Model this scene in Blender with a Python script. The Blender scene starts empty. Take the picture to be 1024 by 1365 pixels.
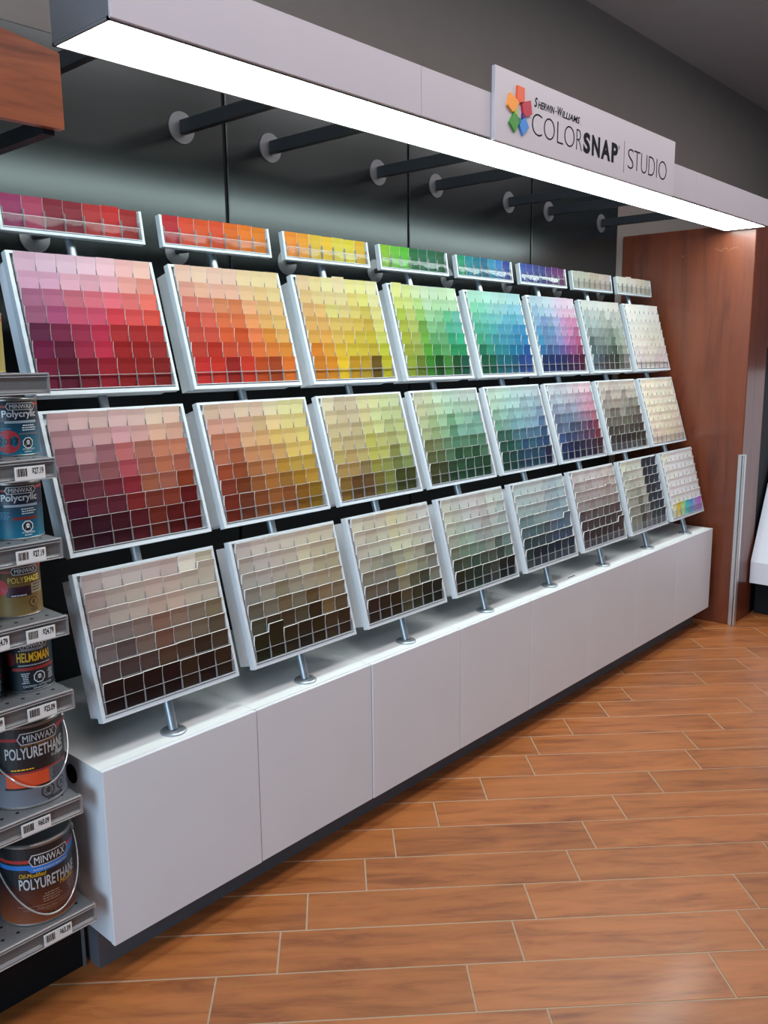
import bpy, bmesh, math, random
from mathutils import Vector, Matrix, Euler

random.seed(7)
S = 0.457                      # one display module (18 inches) in metres; all numbers below are in modules
SC = bpy.context.scene
COL = SC.collection
R = math.radians

# ------------------------------------------------------------------ camera
CAMP = Vector((-2.033, -3.711, 3.222))
CAMR = Euler((R(79.786), R(0.5475), R(-48.4265)), 'XYZ')
FPX = 1142.75
cd = bpy.data.cameras.new('camera'); cam = bpy.data.objects.new('camera', cd); COL.objects.link(cam)
cam.location = CAMP * S; cam.rotation_euler = CAMR
cd.sensor_fit = 'VERTICAL'; cd.sensor_height = 36; cd.sensor_width = 27; cd.lens = FPX / 1365 * 36
cd.clip_start = 0.05; cd.clip_end = 60
SC.camera = cam
RM = CAMR.to_matrix().transposed()
def proj(x, y, z):
    c = RM @ (Vector((x, y, z)) - CAMP)
    return 512 + FPX * c.x / -c.z, 682.5 - FPX * c.y / -c.z, -c.z

# ------------------------------------------------------------------ world, lamps, exposure
w = bpy.data.worlds.new('world'); SC.world = w; w.use_nodes = True
w.node_tree.nodes['Background'].inputs[0].default_value = (0.55, 0.76, 1.0, 1)
w.node_tree.nodes['Background'].inputs[1].default_value = 0.08
SC.view_settings.view_transform = 'Standard'; SC.view_settings.look = 'None'
SC.view_settings.exposure = 0.0; SC.view_settings.gamma = 1.0; SC.view_settings.use_curve_mapping = False
DIFFUSER = 15.5
TROFFER = 16.5
def area_lamp(name, x, y, z, sx, sy, power, colr=(1, 0.93, 0.955)):
    l = bpy.data.lights.new(name, 'AREA'); l.shape = 'RECTANGLE'; l.size = sx * S; l.size_y = sy * S
    l.energy = power; l.color = colr
    o = bpy.data.objects.new(name, l); o.location = (x * S, y * S, z * S); COL.objects.link(o); return o
LAMPS = [(-3.9, -2.3), (-.4, -2.3), (3.1, -2.3), (6.7, -2.3), (10.5, -2.3), (-1.5, -7.5), (2.6, -7.5), (6.7, -7.5), (10.8, -7.5)]
for lx, ly in LAMPS:
    area_lamp('ceiling_lamp', lx, ly, 6.93, 2.6, 1.2, TROFFER * (1.0 if ly > -4 else 0.12))

dl = area_lamp('shop_window_daylight', -10.0, -4.2, 3.4, 5.0, 6.5, 190.0, (0.55, 0.78, 1.0)); dl.rotation_euler = (0, R(-90), 0)

# ------------------------------------------------------------------ materials
def lin(c):
    return tuple((v / 12.92 if v <= 0.04045 else ((v + 0.055) / 1.055) ** 2.4) for v in c)
def h3(s):
    return lin([int(ch, 16) / 15 for ch in s])
def rgb(r, g, b):
    return lin((r / 255, g / 255, b / 255))
MC = {}
def mat(name, col=(0.5, 0.5, 0.5), rough=0.5, metal=0.0, spec=0.5, noise=0.0, nscale=40, coat=0.0, bump=0.0, stretch=(1, 1, 1)):
    if name in MC: return MC[name]
    m = bpy.data.materials.new(name); m.use_nodes = True; nt = m.node_tree; b = nt.nodes['Principled BSDF']
    b.inputs['Base Color'].default_value = (*col, 1); b.inputs['Roughness'].default_value = rough
    b.inputs['Metallic'].default_value = metal; b.inputs['Specular IOR Level'].default_value = spec
    if coat: b.inputs['Coat Weight'].default_value = coat; b.inputs['Coat Roughness'].default_value = 0.08
    if noise or bump:
        tc = nt.nodes.new('ShaderNodeTexCoord'); mp = nt.nodes.new('ShaderNodeMapping')
        nt.links.new(tc.outputs['Object'], mp.inputs[0]); mp.inputs['Scale'].default_value = stretch
        n = nt.nodes.new('ShaderNodeTexNoise'); n.inputs['Scale'].default_value = nscale; n.inputs['Detail'].default_value = 5
        nt.links.new(mp.outputs[0], n.inputs['Vector'])
        if noise:
            r = nt.nodes.new('ShaderNodeValToRGB')
            r.color_ramp.elements[0].position = 0.3; r.color_ramp.elements[1].position = 0.7
            r.color_ramp.elements[0].color = (*[c * (1 - noise) for c in col], 1)
            r.color_ramp.elements[1].color = (*[min(1, c * (1 + noise)) for c in col], 1)
            nt.links.new(n.outputs['Fac'], r.inputs[0]); nt.links.new(r.outputs[0], b.inputs['Base Color'])
        if bump:
            bp = nt.nodes.new('ShaderNodeBump'); bp.inputs['Strength'].default_value = bump; bp.inputs['Distance'].default_value = 0.002
            nt.links.new(n.outputs['Fac'], bp.inputs['Height']); nt.links.new(bp.outputs[0], b.inputs['Normal'])
    MC[name] = m; return m
def wood_mat(name, dark, light, rough, scale, stretch, rnd=False, coat=0.0, mid=0.5, streak=0.0):
    m = bpy.data.materials.new(name); m.use_nodes = True; nt = m.node_tree; b = nt.nodes['Principled BSDF']; L = nt.links.new
    tc = nt.nodes.new('ShaderNodeTexCoord'); mp = nt.nodes.new('ShaderNodeMapping'); L(tc.outputs['Object'], mp.inputs[0])
    mp.inputs['Scale'].default_value = stretch
    if rnd:
        oi = nt.nodes.new('ShaderNodeObjectInfo'); cx = nt.nodes.new('ShaderNodeCombineXYZ'); mu = nt.nodes.new('ShaderNodeMath')
        mu.operation = 'MULTIPLY'; mu.inputs[1].default_value = 57.0; L(oi.outputs['Random'], mu.inputs[0])
        L(mu.outputs[0], cx.inputs[0]); L(mu.outputs[0], cx.inputs[2]); L(cx.outputs[0], mp.inputs['Location'])
    n = nt.nodes.new('ShaderNodeTexNoise'); n.inputs['Scale'].default_value = scale; n.inputs['Detail'].default_value = 8
    n.inputs['Roughness'].default_value = 0.62; n.inputs['Distortion'].default_value = 0.6; L(mp.outputs[0], n.inputs['Vector'])
    r = nt.nodes.new('ShaderNodeValToRGB'); e = r.color_ramp.elements
    e[0].position = 0.30; e[1].position = 0.72; e[0].color = (*dark, 1); e[1].color = (*light, 1)
    k = e.new(mid); k.color = (*[(a * 0.35 + c * 0.65) for a, c in zip(dark, light)], 1)
    L(n.outputs['Fac'], r.inputs[0]); out = r.outputs[0]
    n2 = nt.nodes.new('ShaderNodeTexNoise'); n2.inputs['Scale'].default_value = scale * 5; n2.inputs['Detail'].default_value = 4
    L(mp.outputs[0], n2.inputs['Vector'])
    mx = nt.nodes.new('ShaderNodeMix'); mx.data_type = 'RGBA'; mx.blend_type = 'MULTIPLY'; mx.inputs[0].default_value = 0.22
    L(out, mx.inputs[6]); L(n2.outputs['Color'], mx.inputs[7]); out = mx.outputs[2]
    if rnd:
        hs = nt.nodes.new('ShaderNodeHueSaturation'); mr = nt.nodes.new('ShaderNodeMapRange')
        mr.inputs['To Min'].default_value = 0.88; mr.inputs['To Max'].default_value = 1.10
        L(oi.outputs['Random'], mr.inputs[0]); L(mr.outputs[0], hs.inputs['Value']); L(out, hs.inputs['Color']); out = hs.outputs[0]
    L(out, b.inputs['Base Color']); b.inputs['Roughness'].default_value = rough
    if coat: b.inputs['Coat Weight'].default_value = coat; b.inputs['Coat Roughness'].default_value = 0.12
    bp = nt.nodes.new('ShaderNodeBump'); bp.inputs['Strength'].default_value = 0.15; bp.inputs['Distance'].default_value = 0.001
    L(n2.outputs['Fac'], bp.inputs['Height']); L(bp.outputs[0], b.inputs['Normal'])
    return m
def card_mat(name, vertex=False):
    m = bpy.data.materials.new(name); m.use_nodes = True; nt = m.node_tree; b = nt.nodes['Principled BSDF']
    if vertex:
        a = nt.nodes.new('ShaderNodeAttribute'); a.attribute_name = 'card'; nt.links.new(a.outputs['Color'], b.inputs['Base Color'])
    else:
        a = nt.nodes.new('ShaderNodeObjectInfo'); nt.links.new(a.outputs['Color'], b.inputs['Base Color'])
    b.inputs['Roughness'].default_value = 0.55; b.inputs['Specular IOR Level'].default_value = 0.25
    return m
def clear_mat(name, fac, rough, tint):
    m = bpy.data.materials.new(name); m.use_nodes = True; nt = m.node_tree; nt.nodes.clear(); L = nt.links.new
    out = nt.nodes.new('ShaderNodeOutputMaterial'); mx = nt.nodes.new('ShaderNodeMixShader'); tr = nt.nodes.new('ShaderNodeBsdfTransparent')
    gl = nt.nodes.new('ShaderNodeBsdfGlossy'); gl.inputs['Roughness'].default_value = rough; tr.inputs[0].default_value = (*tint, 1)
    lw = nt.nodes.new('ShaderNodeLayerWeight'); lw.inputs[0].default_value = 0.5
    pw = nt.nodes.new('ShaderNodeMath'); pw.operation = 'POWER'; pw.inputs[1].default_value = 4.0; L(lw.outputs['Facing'], pw.inputs[0])
    ml = nt.nodes.new('ShaderNodeMath'); ml.operation = 'MULTIPLY'; ml.inputs[1].default_value = 0.4; L(pw.outputs[0], ml.inputs[0])
    ad = nt.nodes.new('ShaderNodeMath'); ad.operation = 'ADD'; ad.inputs[1].default_value = fac; L(ml.outputs[0], ad.inputs[0])
    tc = nt.nodes.new('ShaderNodeTexCoord'); nz = nt.nodes.new('ShaderNodeTexNoise'); nz.inputs['Scale'].default_value = 14; nz.inputs['Detail'].default_value = 1
    bp = nt.nodes.new('ShaderNodeBump'); bp.inputs['Strength'].default_value = 0.25; bp.inputs['Distance'].default_value = 0.004
    L(tc.outputs['Object'], nz.inputs['Vector']); L(nz.outputs['Fac'], bp.inputs['Height']); L(bp.outputs[0], gl.inputs['Normal'])
    L(ad.outputs[0], mx.inputs[0]); L(tr.outputs[0], mx.inputs[1]); L(gl.outputs[0], mx.inputs[2]); L(mx.outputs[0], out.inputs[0])
    return m
def ramp_mat(name, z0, z1, stops, rough=0.35):
    m = bpy.data.materials.new(name); m.use_nodes = True; nt = m.node_tree; b = nt.nodes['Principled BSDF']; L = nt.links.new
    tc = nt.nodes.new('ShaderNodeTexCoord'); sx = nt.nodes.new('ShaderNodeSeparateXYZ'); L(tc.outputs['Object'], sx.inputs[0])
    mr = nt.nodes.new('ShaderNodeMapRange'); mr.inputs['From Min'].default_value = z0 * S; mr.inputs['From Max'].default_value = z1 * S
    L(sx.outputs[2], mr.inputs[0]); r = nt.nodes.new('ShaderNodeValToRGB'); L(mr.outputs[0], r.inputs[0])
    e = r.color_ramp.elements
    e[0].position = stops[0][0]; e[0].color = (*stops[0][1], 1); e[1].position = stops[-1][0]; e[1].color = (*stops[-1][1], 1)
    for p, c in stops[1:-1]: k = e.new(p); k.color = (*c, 1)
    L(r.outputs[0], b.inputs['Base Color']); b.inputs['Roughness'].default_value = rough
    return m
def emit_mat(name, col, s):
    m = bpy.data.materials.new(name); m.use_nodes = True; nt = m.node_tree; nt.nodes.clear()
    o = nt.nodes.new('ShaderNodeOutputMaterial'); e = nt.nodes.new('ShaderNodeEmission'); e.inputs[0].default_value = (*col, 1); e.inputs[1].default_value = s
    nt.links.new(e.outputs[0], o.inputs[0]); return m

WHITE = mat('white_laminate', (0.70, 0.72, 0.755), 0.42, noise=0.015, nscale=6)
WHITE_TOP = mat('white_worktop', (0.70, 0.73, 0.72), 0.5, noise=0.02, nscale=5)
RACKW = mat('white_rack_plastic', (0.60, 0.65, 0.69), 0.38, noise=0.01, nscale=20)
HOUSEW = mat('brightened_housing_plastic', (0.84, 0.88, 0.92), 0.45, noise=0.01, nscale=20)  # paler copy of the rack white, so the housing sides look better lit
PAPER = mat('card_paper', (0.80, 0.78, 0.74), 0.7)
STEEL = mat('brushed_steel', (0.33, 0.37, 0.40), 0.38, metal=0.7, noise=0.08, nscale=60)
ALU = mat('aluminium', (0.62, 0.62, 0.63), 0.35, metal=0.8, noise=0.05, nscale=80)
SHELFM = mat('grey_shelf_metal', (0.17, 0.178, 0.185), 0.42, metal=0.35, noise=0.06, nscale=50)
RAILM = mat('price_rail_plastic', (0.13, 0.128, 0.128), 0.28, noise=0.05, nscale=30)
BLACK = mat('black_metal', (0.009, 0.010, 0.011), 0.6, spec=0.15, noise=0.1, nscale=30)
BLACKW = mat('black_lower_wall', (0.010, 0.012, 0.014), 0.6, noise=0.1, nscale=12)
KICK = mat('grey_plinth', (0.10, 0.105, 0.12), 0.5, noise=0.06, nscale=20)
GREYP = mat('satin_grey_wall_panel', (0.060, 0.068, 0.068), 0.235, metal=0.85, noise=0.04, nscale=3, stretch=(1, 1, 12))
TAUPE = mat('taupe_wall_paint', (0.245, 0.225, 0.205), 0.85, noise=0.03, nscale=8, bump=0.1)
CEILM = mat('ceiling_paint', (0.42, 0.40, 0.40), 0.9, noise=0.03, nscale=8)
ARMM = mat('dark_steel_arm', (0.035, 0.042, 0.048), 0.45, metal=0.3, noise=0.05, nscale=30)
FLANGEM = mat('grey_flange', (0.20, 0.21, 0.22), 0.45, metal=0.3, noise=0.05, nscale=30)
CANOPYM = mat('canopy_end_grey', (0.14, 0.14, 0.15), 0.5, noise=0.02, nscale=6)
FASCIAM = mat('fascia_white', (0.50, 0.47, 0.505), 0.5, noise=0.01, nscale=5)
INK = mat('black_ink', (0.008, 0.009, 0.013), 0.8, spec=0.15)
GROUT = mat('floor_grout', rgb(162, 142, 118), 0.85, noise=0.06, nscale=80)
PLANK = wood_mat('wood_look_tile', rgb(124, 66, 30), rgb(180, 109, 56), 0.42, 3.2, (1.1, 7.0, 1), rnd=True, coat=0.12)
CHERRY = wood_mat('cherry_veneer', rgb(88, 40, 22), rgb(124, 62, 36), 0.36, 3.0, (5.0, 5.0, 0.55), coat=0.25)
CHERRYH = wood_mat('cherry_veneer_horizontal', rgb(106, 52, 30), rgb(158, 88, 54), 0.4, 4.0, (0.8, 5.0, 6.0), coat=0.15)
CARD = card_mat('colour_card'); CARDV = card_mat('colour_card_many', True)
CLEAR = clear_mat('clear_acrylic', 0.006, 0.05, (0.95, 0.95, 0.95))
CLEARE = mat('acrylic_edge', (0.34, 0.33, 0.33), 0.2)
LIGHTP = emit_mat('lit_diffuser', (0.86, 1.0, 0.98), DIFFUSER)

# ------------------------------------------------------------------ mesh helpers
def new_obj(name, me, m=None, parent=None, loc=None):
    o = bpy.data.objects.new(name, me); COL.objects.link(o)
    if m is not None and me is not None and not me.materials:
        for k in (m if isinstance(m, (list, tuple)) else [m]): me.materials.append(k)
    if parent is not None: o.parent = parent
    if loc is not None: o.location = Vector(loc) * S
    return o
class MB:
    """collects shapes in module units; build() makes one mesh object, given relative to its parent"""
    def __init__(s): s.v = []; s.f = []; s.mi = []
    def add(s, vs, fs, mi=0):
        b = len(s.v); s.v += [tuple(v) for v in vs]; s.f += [tuple(b + i for i in f) for f in fs]; s.mi += [mi] * len(fs)
    def box(s, x0, x1, y0, y1, z0, z1, mi=0, bev=0.0):
        if bev > 0:
            bm = bmesh.new(); bmesh.ops.create_cube(bm, size=1)
            for v in bm.verts: v.co = Vector(((x0 + x1) / 2 + v.co.x * (x1 - x0), (y0 + y1) / 2 + v.co.y * (y1 - y0), (z0 + z1) / 2 + v.co.z * (z1 - z0)))
            bmesh.ops.bevel(bm, geom=bm.edges[:], offset=bev, segments=1, affect='EDGES')
            bm.verts.index_update()
            s.add([v.co[:] for v in bm.verts], [[v.index for v in f.verts] for f in bm.faces], mi); bm.free(); return s
        s.add([(x0, y0, z0), (x1, y0, z0), (x1, y1, z0), (x0, y1, z0), (x0, y0, z1), (x1, y0, z1), (x1, y1, z1), (x0, y1, z1)],
              [(0, 3, 2, 1), (4, 5, 6, 7), (0, 1, 5, 4), (1, 2, 6, 5), (2, 3, 7, 6), (3, 0, 4, 7)], mi); return s
    def prism(s, pts, axis, a0, a1, mi=0):
        """closed 2D outline extruded along axis (0=x: pts are (y,z); 1=y: pts are (x,z); 2=z: pts are (x,y))"""
        n = len(pts)
        def P(p, a): return (a, p[0], p[1]) if axis == 0 else ((p[0], a, p[1]) if axis == 1 else (p[0], p[1], a))
        vs = [P(p, a0) for p in pts] + [P(p, a1) for p in pts]
        s.add(vs, [tuple(range(n))[::-1], tuple(range(n, 2 * n))] + [(i, (i + 1) % n, n + (i + 1) % n, n + i) for i in range(n)], mi); return s
    def tube(s, p0, p1, r0, r1=None, n=20, mi=0, cap=True):
        r1 = r0 if r1 is None else r1; p0 = Vector(p0); p1 = Vector(p1); d = (p1 - p0).normalized()
        u = d.orthogonal().normalized(); v = d.cross(u)
        vs = []
        for p, r in ((p0, r0), (p1, r1)):
            for i in range(n): a = 2 * math.pi * i / n; vs.append(p + (u * math.cos(a) + v * math.sin(a)) * r)
        fs = [(i, (i + 1) % n, n + (i + 1) % n, n + i) for i in range(n)]
        if cap: fs += [tuple(range(n))[::-1], tuple(range(n, 2 * n))]
        s.add(vs, fs, mi); return s
    def lathe(s, prof, c, n=48, mi=0):
        vs = []; m = len(prof)
        for i in range(n):
            a = 2 * math.pi * i / n
            for r, z in prof: vs.append((c[0] + r * math.cos(a), c[1] + r * math.sin(a), c[2] + z))
        fs = [(i * m + j, ((i + 1) % n) * m + j, ((i + 1) % n) * m + j + 1, i * m + j + 1) for i in range(n) for j in range(m - 1)]
        s.add(vs, fs, mi); return s
    def build(s, name, m, parent=None, smooth=False, origin=None):
        me = bpy.data.meshes.new(name); o0 = Vector(parent['o'] if parent is not None and 'o' in parent else (0, 0, 0))
        if origin is not None: o0 = Vector(origin)
        me.from_pydata([(Vector(v) - o0) * S for v in s.v], [], s.f)
        for k in (m if isinstance(m, (list, tuple)) else [m]): me.materials.append(k)
        me.polygons.foreach_set('material_index', s.mi)
        me.update()
        bm = bmesh.new(); bm.from_mesh(me); bmesh.ops.recalc_face_normals(bm, faces=bm.faces); bm.to_mesh(me); bm.free()
        if smooth:
            me.polygons.foreach_set('use_smooth', [True] * len(me.polygons))
            try: me.set_sharp_from_angle(angle=R(35))
            except Exception: pass
        o = bpy.data.objects.new(name, me); COL.objects.link(o)
        if parent is not None: o.parent = parent
        elif origin is not None: o.location = o0 * S
        if parent is not None: o['o'] = list(o0)
        return o
def tag(o, label=None, cat=None, group=None, kind=None):
    if label: o['label'] = label
    if cat: o['category'] = cat
    if group: o['group'] = group
    if kind: o['kind'] = kind
    return o
def thing(name, label, cat, loc, group=None, rot=(0, 0, 0)):
    o = bpy.data.objects.new(name, None); COL.objects.link(o); o.location = Vector(loc) * S; o.rotation_euler = rot
    o.empty_display_size = 0.05; o['o'] = list(loc)
    return tag(o, label, cat, group)
def local_thing(name, label, cat, loc, group=None, rot=(0, 0, 0)):   # parts are given in the thing's own frame
    o = thing(name, label, cat, loc, group, rot); o['o'] = [0, 0, 0]; return o
def copy_tree(root, loc):
    r = root.copy(); COL.objects.link(r); r.location = Vector(loc) * S
    for ch in root.children:
        c = ch.copy(); COL.objects.link(c); c.parent = r
        for g in ch.children:
            d = g.copy(); COL.objects.link(d); d.parent = c
    return r
TXT = {}
def text_geo(body, shear=0.0, offset=0.0, spacing=1.0):
    """outline of a line of text as unit-box vertices and faces"""
    k = (body, shear, offset, spacing)
    if k in TXT: return TXT[k]
    c = bpy.data.curves.new('t', 'FONT'); c.body = body; c.shear = shear; c.offset = offset; c.space_character = spacing
    c.resolution_u = 4; c.fill_mode = 'BOTH'
    o = bpy.data.objects.new('t', c); COL.objects.link(o)
    dg = bpy.context.evaluated_depsgraph_get(); dg.update(); me = bpy.data.meshes.new_from_object(o.evaluated_get(dg))
    vs = [v.co.copy() for v in me.vertices]; fs = [tuple(p.vertices) for p in me.polygons]
    bpy.data.objects.remove(o); bpy.data.curves.remove(c); bpy.data.meshes.remove(me)
    x0 = min(v.x for v in vs); x1 = max(v.x for v in vs); y0 = min(v.y for v in vs); y1 = max(v.y for v in vs)
    TXT[k] = ([((v.x - x0) / (x1 - x0), (v.y - y0) / (y1 - y0)) for v in vs], fs)
    return TXT[k]
def ordn(n): return ['first', 'second', 'third', 'fourth', 'fifth', 'sixth', 'seventh', 'eighth'][n]

# ================================================================== large structure
# floor: grout slab with wood-look tiles laid at 45 degrees
slab = MB().box(-8, 16, -12, 1.6, -0.12, -0.0022).build('floor', GROUT); tag(slab, kind='structure')
PW, PL, GAP = 0.3435, 1.335, 0.0095
def plank_mesh(L0, L1, W0, W1, mb, ang=None):
    b = 0.0016; zt = 0.0; zb = -0.006
    pts = [(L0, W0), (L1, W0), (L1, W1), (L0, W1)]; ins = [(L0 + b, W0 + b), (L1 - b, W0 + b), (L1 - b, W1 - b), (L0 + b, W1 - b)]
    vs = [(x, y, zb) for x, y in pts] + [(x, y, zt - b) for x, y in pts] + [(x, y, zt) for x, y in ins]
    if ang is not None:
        c, s_ = math.cos(ang), math.sin(ang); vs = [(x * c - y * s_, x * s_ + y * c, z) for x, y, z in vs]
    fs = [(8, 9, 10, 11)] + [(4 + i, 4 + (i + 1) % 4, 8 + (i + 1) % 4, 8 + i) for i in range(4)] + [(i, (i + 1) % 4, 4 + (i + 1) % 4, 4 + i) for i in range(4)]
    mb.add(vs, fs)
JOINT = {-1: 1.845, 0: .829, 1: .975, 2: 1.335, 3: 1.542, 4: 1.868, 5: 2.268, 6: 2.707, 7: 2.826, 8: 3.205, 9: 3.63, 10: 3.966, 11: 4.835, 12: 5.45, 13: 5.72, 15: 6.16, -2: 2.2, -3: 1.3, -4: 2.45, -5: 1.75}
pm = MB(); plank_mesh(-PL / 2 + GAP / 2, PL / 2 - GAP / 2, -PW / 2 + GAP / 2, PW / 2 - GAP / 2, pm)
proto = pm.build('tile', PLANK, None, origin=(0, 0, 0)); proto_me = proto.data; bpy.data.objects.remove(proto)
far = MB(); cnt = 0; cand = []
for n in range(-32, 26):
    tc_ = 0.022 + PW * (n + 0.5)
    j0 = JOINT.get(n, 0.4 + (n * 0.617 % 1) * PL)
    for k in range(-12, 16):
        sc_ = j0 + PL * (k + 0.5)
        x = (sc_ + tc_) / 2 ** .5; y = (tc_ - sc_) / 2 ** .5
        if not (-7.5 < x < 15.5 and -11.4 < y < 1.0): continue
        d = 1e9
        try:
            c = RM @ (Vector((x, y, 0)) - CAMP); u, v, dd = proj(x, y, 0)
            inside = dd > 0.3 and -120 < u < 1144 and 700 < v < 1480 and y < 0.5
        except ZeroDivisionError: inside = False
        near = -1.5 < x < 9.8 and -4.6 < y < 0.5
        cand.append((0 if inside else 1, 0 if near else 1, (x - CAMP.x) ** 2 + (y - CAMP.y) ** 2, x, y))
cand.sort()
for i, (a, b_, dd, x, y) in enumerate(cand):
    if i < 298 and (a == 0 or b_ == 0):
        o = bpy.data.objects.new('tile', proto_me); COL.objects.link(o); o.parent = slab
        o.location = (x * S, y * S, random.uniform(-0.0003, 0.0003)); o.rotation_euler = (0, 0, R(-45))
    else:
        q = MB(); plank_mesh(-PL / 2 + GAP / 2, PL / 2 - GAP / 2, -PW / 2 + GAP / 2, PW / 2 - GAP / 2, q, R(-45))
        far.add([(vx + x, vy + y, vz) for vx, vy, vz in q.v], q.f)
ft = far.build('far_tile', PLANK, slab); tag(ft, kind='stuff')

tag(MB().box(-8, 16, 1.38, 1.6, 0, 7.04).build('wall_back', TAUPE), kind='structure')
tag(MB().box(-8, 16, -12, 1.6, 7.04, 7.2).build('ceiling', CEILM), kind='structure')
troff_frame = mat('troffer_frame', (0.6, 0.6, 0.6), 0.5)
for i, (lx, ly) in enumerate(LAMPS):
    t = thing('ceiling_light', f'white recessed ceiling light panel, {ordn(i % 5)} from the cans in the {"row nearest the display" if i < 5 else "farther row"}', 'ceiling light', (lx, ly, 7.04), 'ceiling lights over the aisle')
    m = MB(); m.box(lx - 1.4, lx + 1.4, ly - .7, ly - .62, 6.95, 7.04); m.box(lx - 1.4, lx + 1.4, ly + .62, ly + .7, 6.95, 7.04)
    m.box(lx - 1.4, lx - 1.32, ly - .62, ly + .62, 6.95, 7.04); m.box(lx + 1.32, lx + 1.4, ly - .62, ly + .62, 6.95, 7.04); m.build('frame', troff_frame, t)
    MB().box(lx - 1.32, lx + 1.32, ly - .62, ly + .62, 7.0, 7.03).build('diffuser', emit_mat('troffer_glow', (1, .95, .92), 1.5), t)

# grey wall panels behind the display (parts of the back wall)
pans = [(-4.02, -2.02), (-1.99, .0), (.03, 1.985), (2.015, 3.985), (4.015, 5.985), (6.015, 7.93)]
wb = bpy.data.objects['wall_back']
for a, b_ in pans:
    MB().box(a, b_, 1.335, 1.38, 3.66, 5.11, bev=0.006).build('wall_panel', GREYP, wb)
    MB().box(a, b_, 1.335, 1.38, 0.0, 3.655).build('lower_wall_panel', BLACKW, wb)  # wall below the grey panels, coloured near-black
for sx in (0.015, 2.0, 4.0, 6.0, 7.945):
    MB().box(sx - 0.012, sx + 0.012, 1.35, 1.379, 0, 5.11).build('seam_strip', BLACK, wb)

# cherry end panel (gable) closing the display on the right
g = thing('end_panel', 'tall cherry wood end panel closing the display at its right end', 'wood panel', (8.47, .5, 0))
MB().box(8.172, 8.785, -.225, 1.375, 0.0, 4.662, bev=0.008).build('side_board', CHERRY, g)
MB().box(8.15, 8.172, -.245, -.185, 0.0, 2.07, bev=0.005).build('corner_guard', ALU, g)
MB().box(8.15, 8.215, -.262, -.226, 0.0, 2.07, bev=0.005).build('corner_guard', ALU, g)
sc = MB()
for i in range(16):
    xx = -.02 + i * .016 + random.uniform(-.004, .004); zz = 4.40 + .012 * math.sin(i) + random.uniform(-.006, .006)
    sc.box(8.1705, 8.1718, xx, xx + .012, zz, zz + .005)
sc.box(8.1705, 8.1718, .60, .612, 4.36, 4.372)
scf = sc.build('scuff_mark', mat('scuff', rgb(150, 120, 90), .8), g); tag(scf, kind='stuff')

# ================================================================== base cabinets
H, H0 = 1.195, 0.223
ORDL = ['nearest the paint can shelves', 'second', 'third', 'fourth', 'fifth', 'sixth', 'seventh', 'at the far end by the cherry panel']
for k in range(8):
    x0, x1 = k + 0.0, k + 1.0
    if k == 0: lab = 'white base cabinet nearest the paint can shelves, with its side showing'
    elif k == 7: lab = 'last white base cabinet, against the cherry end panel'
    else: lab = f'{ordn(k)} white base cabinet counted from the paint can shelves'
    t = thing('base_cabinet', lab, 'cabinet', (k + .5, .6, 0), 'white base cabinets under the display')
    dz = (-.004 if k == 0 else 0.0)
    MB().box(x0 + .003, x1 - .003, .032, 1.33, H0 + .004, H - .022).build('body', WHITE, t)
    MB().box(x0 + (.001), x1 - .001, .034 if k else .034, 1.33, H - .022, H - .002).build('worktop', WHITE_TOP, t)
    ga = .0035 if k in (1, 2, 3, 4, 6) else .0012
    gb = .0035 if k + 1 in (1, 2, 3, 4, 6) else .0012
    if k == 7: gb = 0.0
    if k == 0: ga = 0.0
    MB().box(x0 + ga, x1 - gb, 0.0 + (.004 if k == 1 else 0), .031, H0, H - (.001 if k else 0), bev=.0022).build('door', WHITE, t)
    MB().box(x0 + (.0 if k else .002), x1 - .001, .178, .21, 0.0, H0 + .003).build('plinth', KICK, t)
    if k == 0:
        MB().box(.002, .03, .21, 1.33, 0, H0 + .003).build('plinth_side', KICK, t)
        MB().tube((.004, .315, 1.085), (-.003, .315, 1.085), .052, n=24).build('cable_grommet', BLACK, t)
    if k == 4:
        MB().box(4.86, 4.985, .142, .153, H - .003, H + .0008).build('cable_slot', BLACK, t) 
    if k == 0:
        e = MB()
        e.box(.905, .99, .165, .169, H - .004, H - .0012); e.box(.90, .99, .150, .155, H - .004, H - .0012); e.box(.92, .995, .136, .141, H - .004, H - .0012)
        e.build('embossed_mark', mat('emboss_grey', (.35, .35, .36), .6), t)

# ================================================================== support posts
for k in range(8):
    x = k + .517; y = .137
    t = thing('support_post', f'slanted steel post with round foot, {ordn(k)} along the cabinet top from the cans', 'post', (x, y, H), 'steel posts on the cabinet tops')
    m = MB(); m.lathe([(0.0, 0.0), (.072, 0.0), (.072, .008), (.064, .014), (.0, .014)], (x, y, H - .001), 40); m.build('foot_flange', STEEL, t, True)
    dx = .026; z1 = 3.98
    m = MB(); m.tube((x, y, H + .012), (x + dx * (z1 - H), y + .322 * (z1 - H), z1), .026, n=20); m.build('pole', STEEL, t, True)

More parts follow.
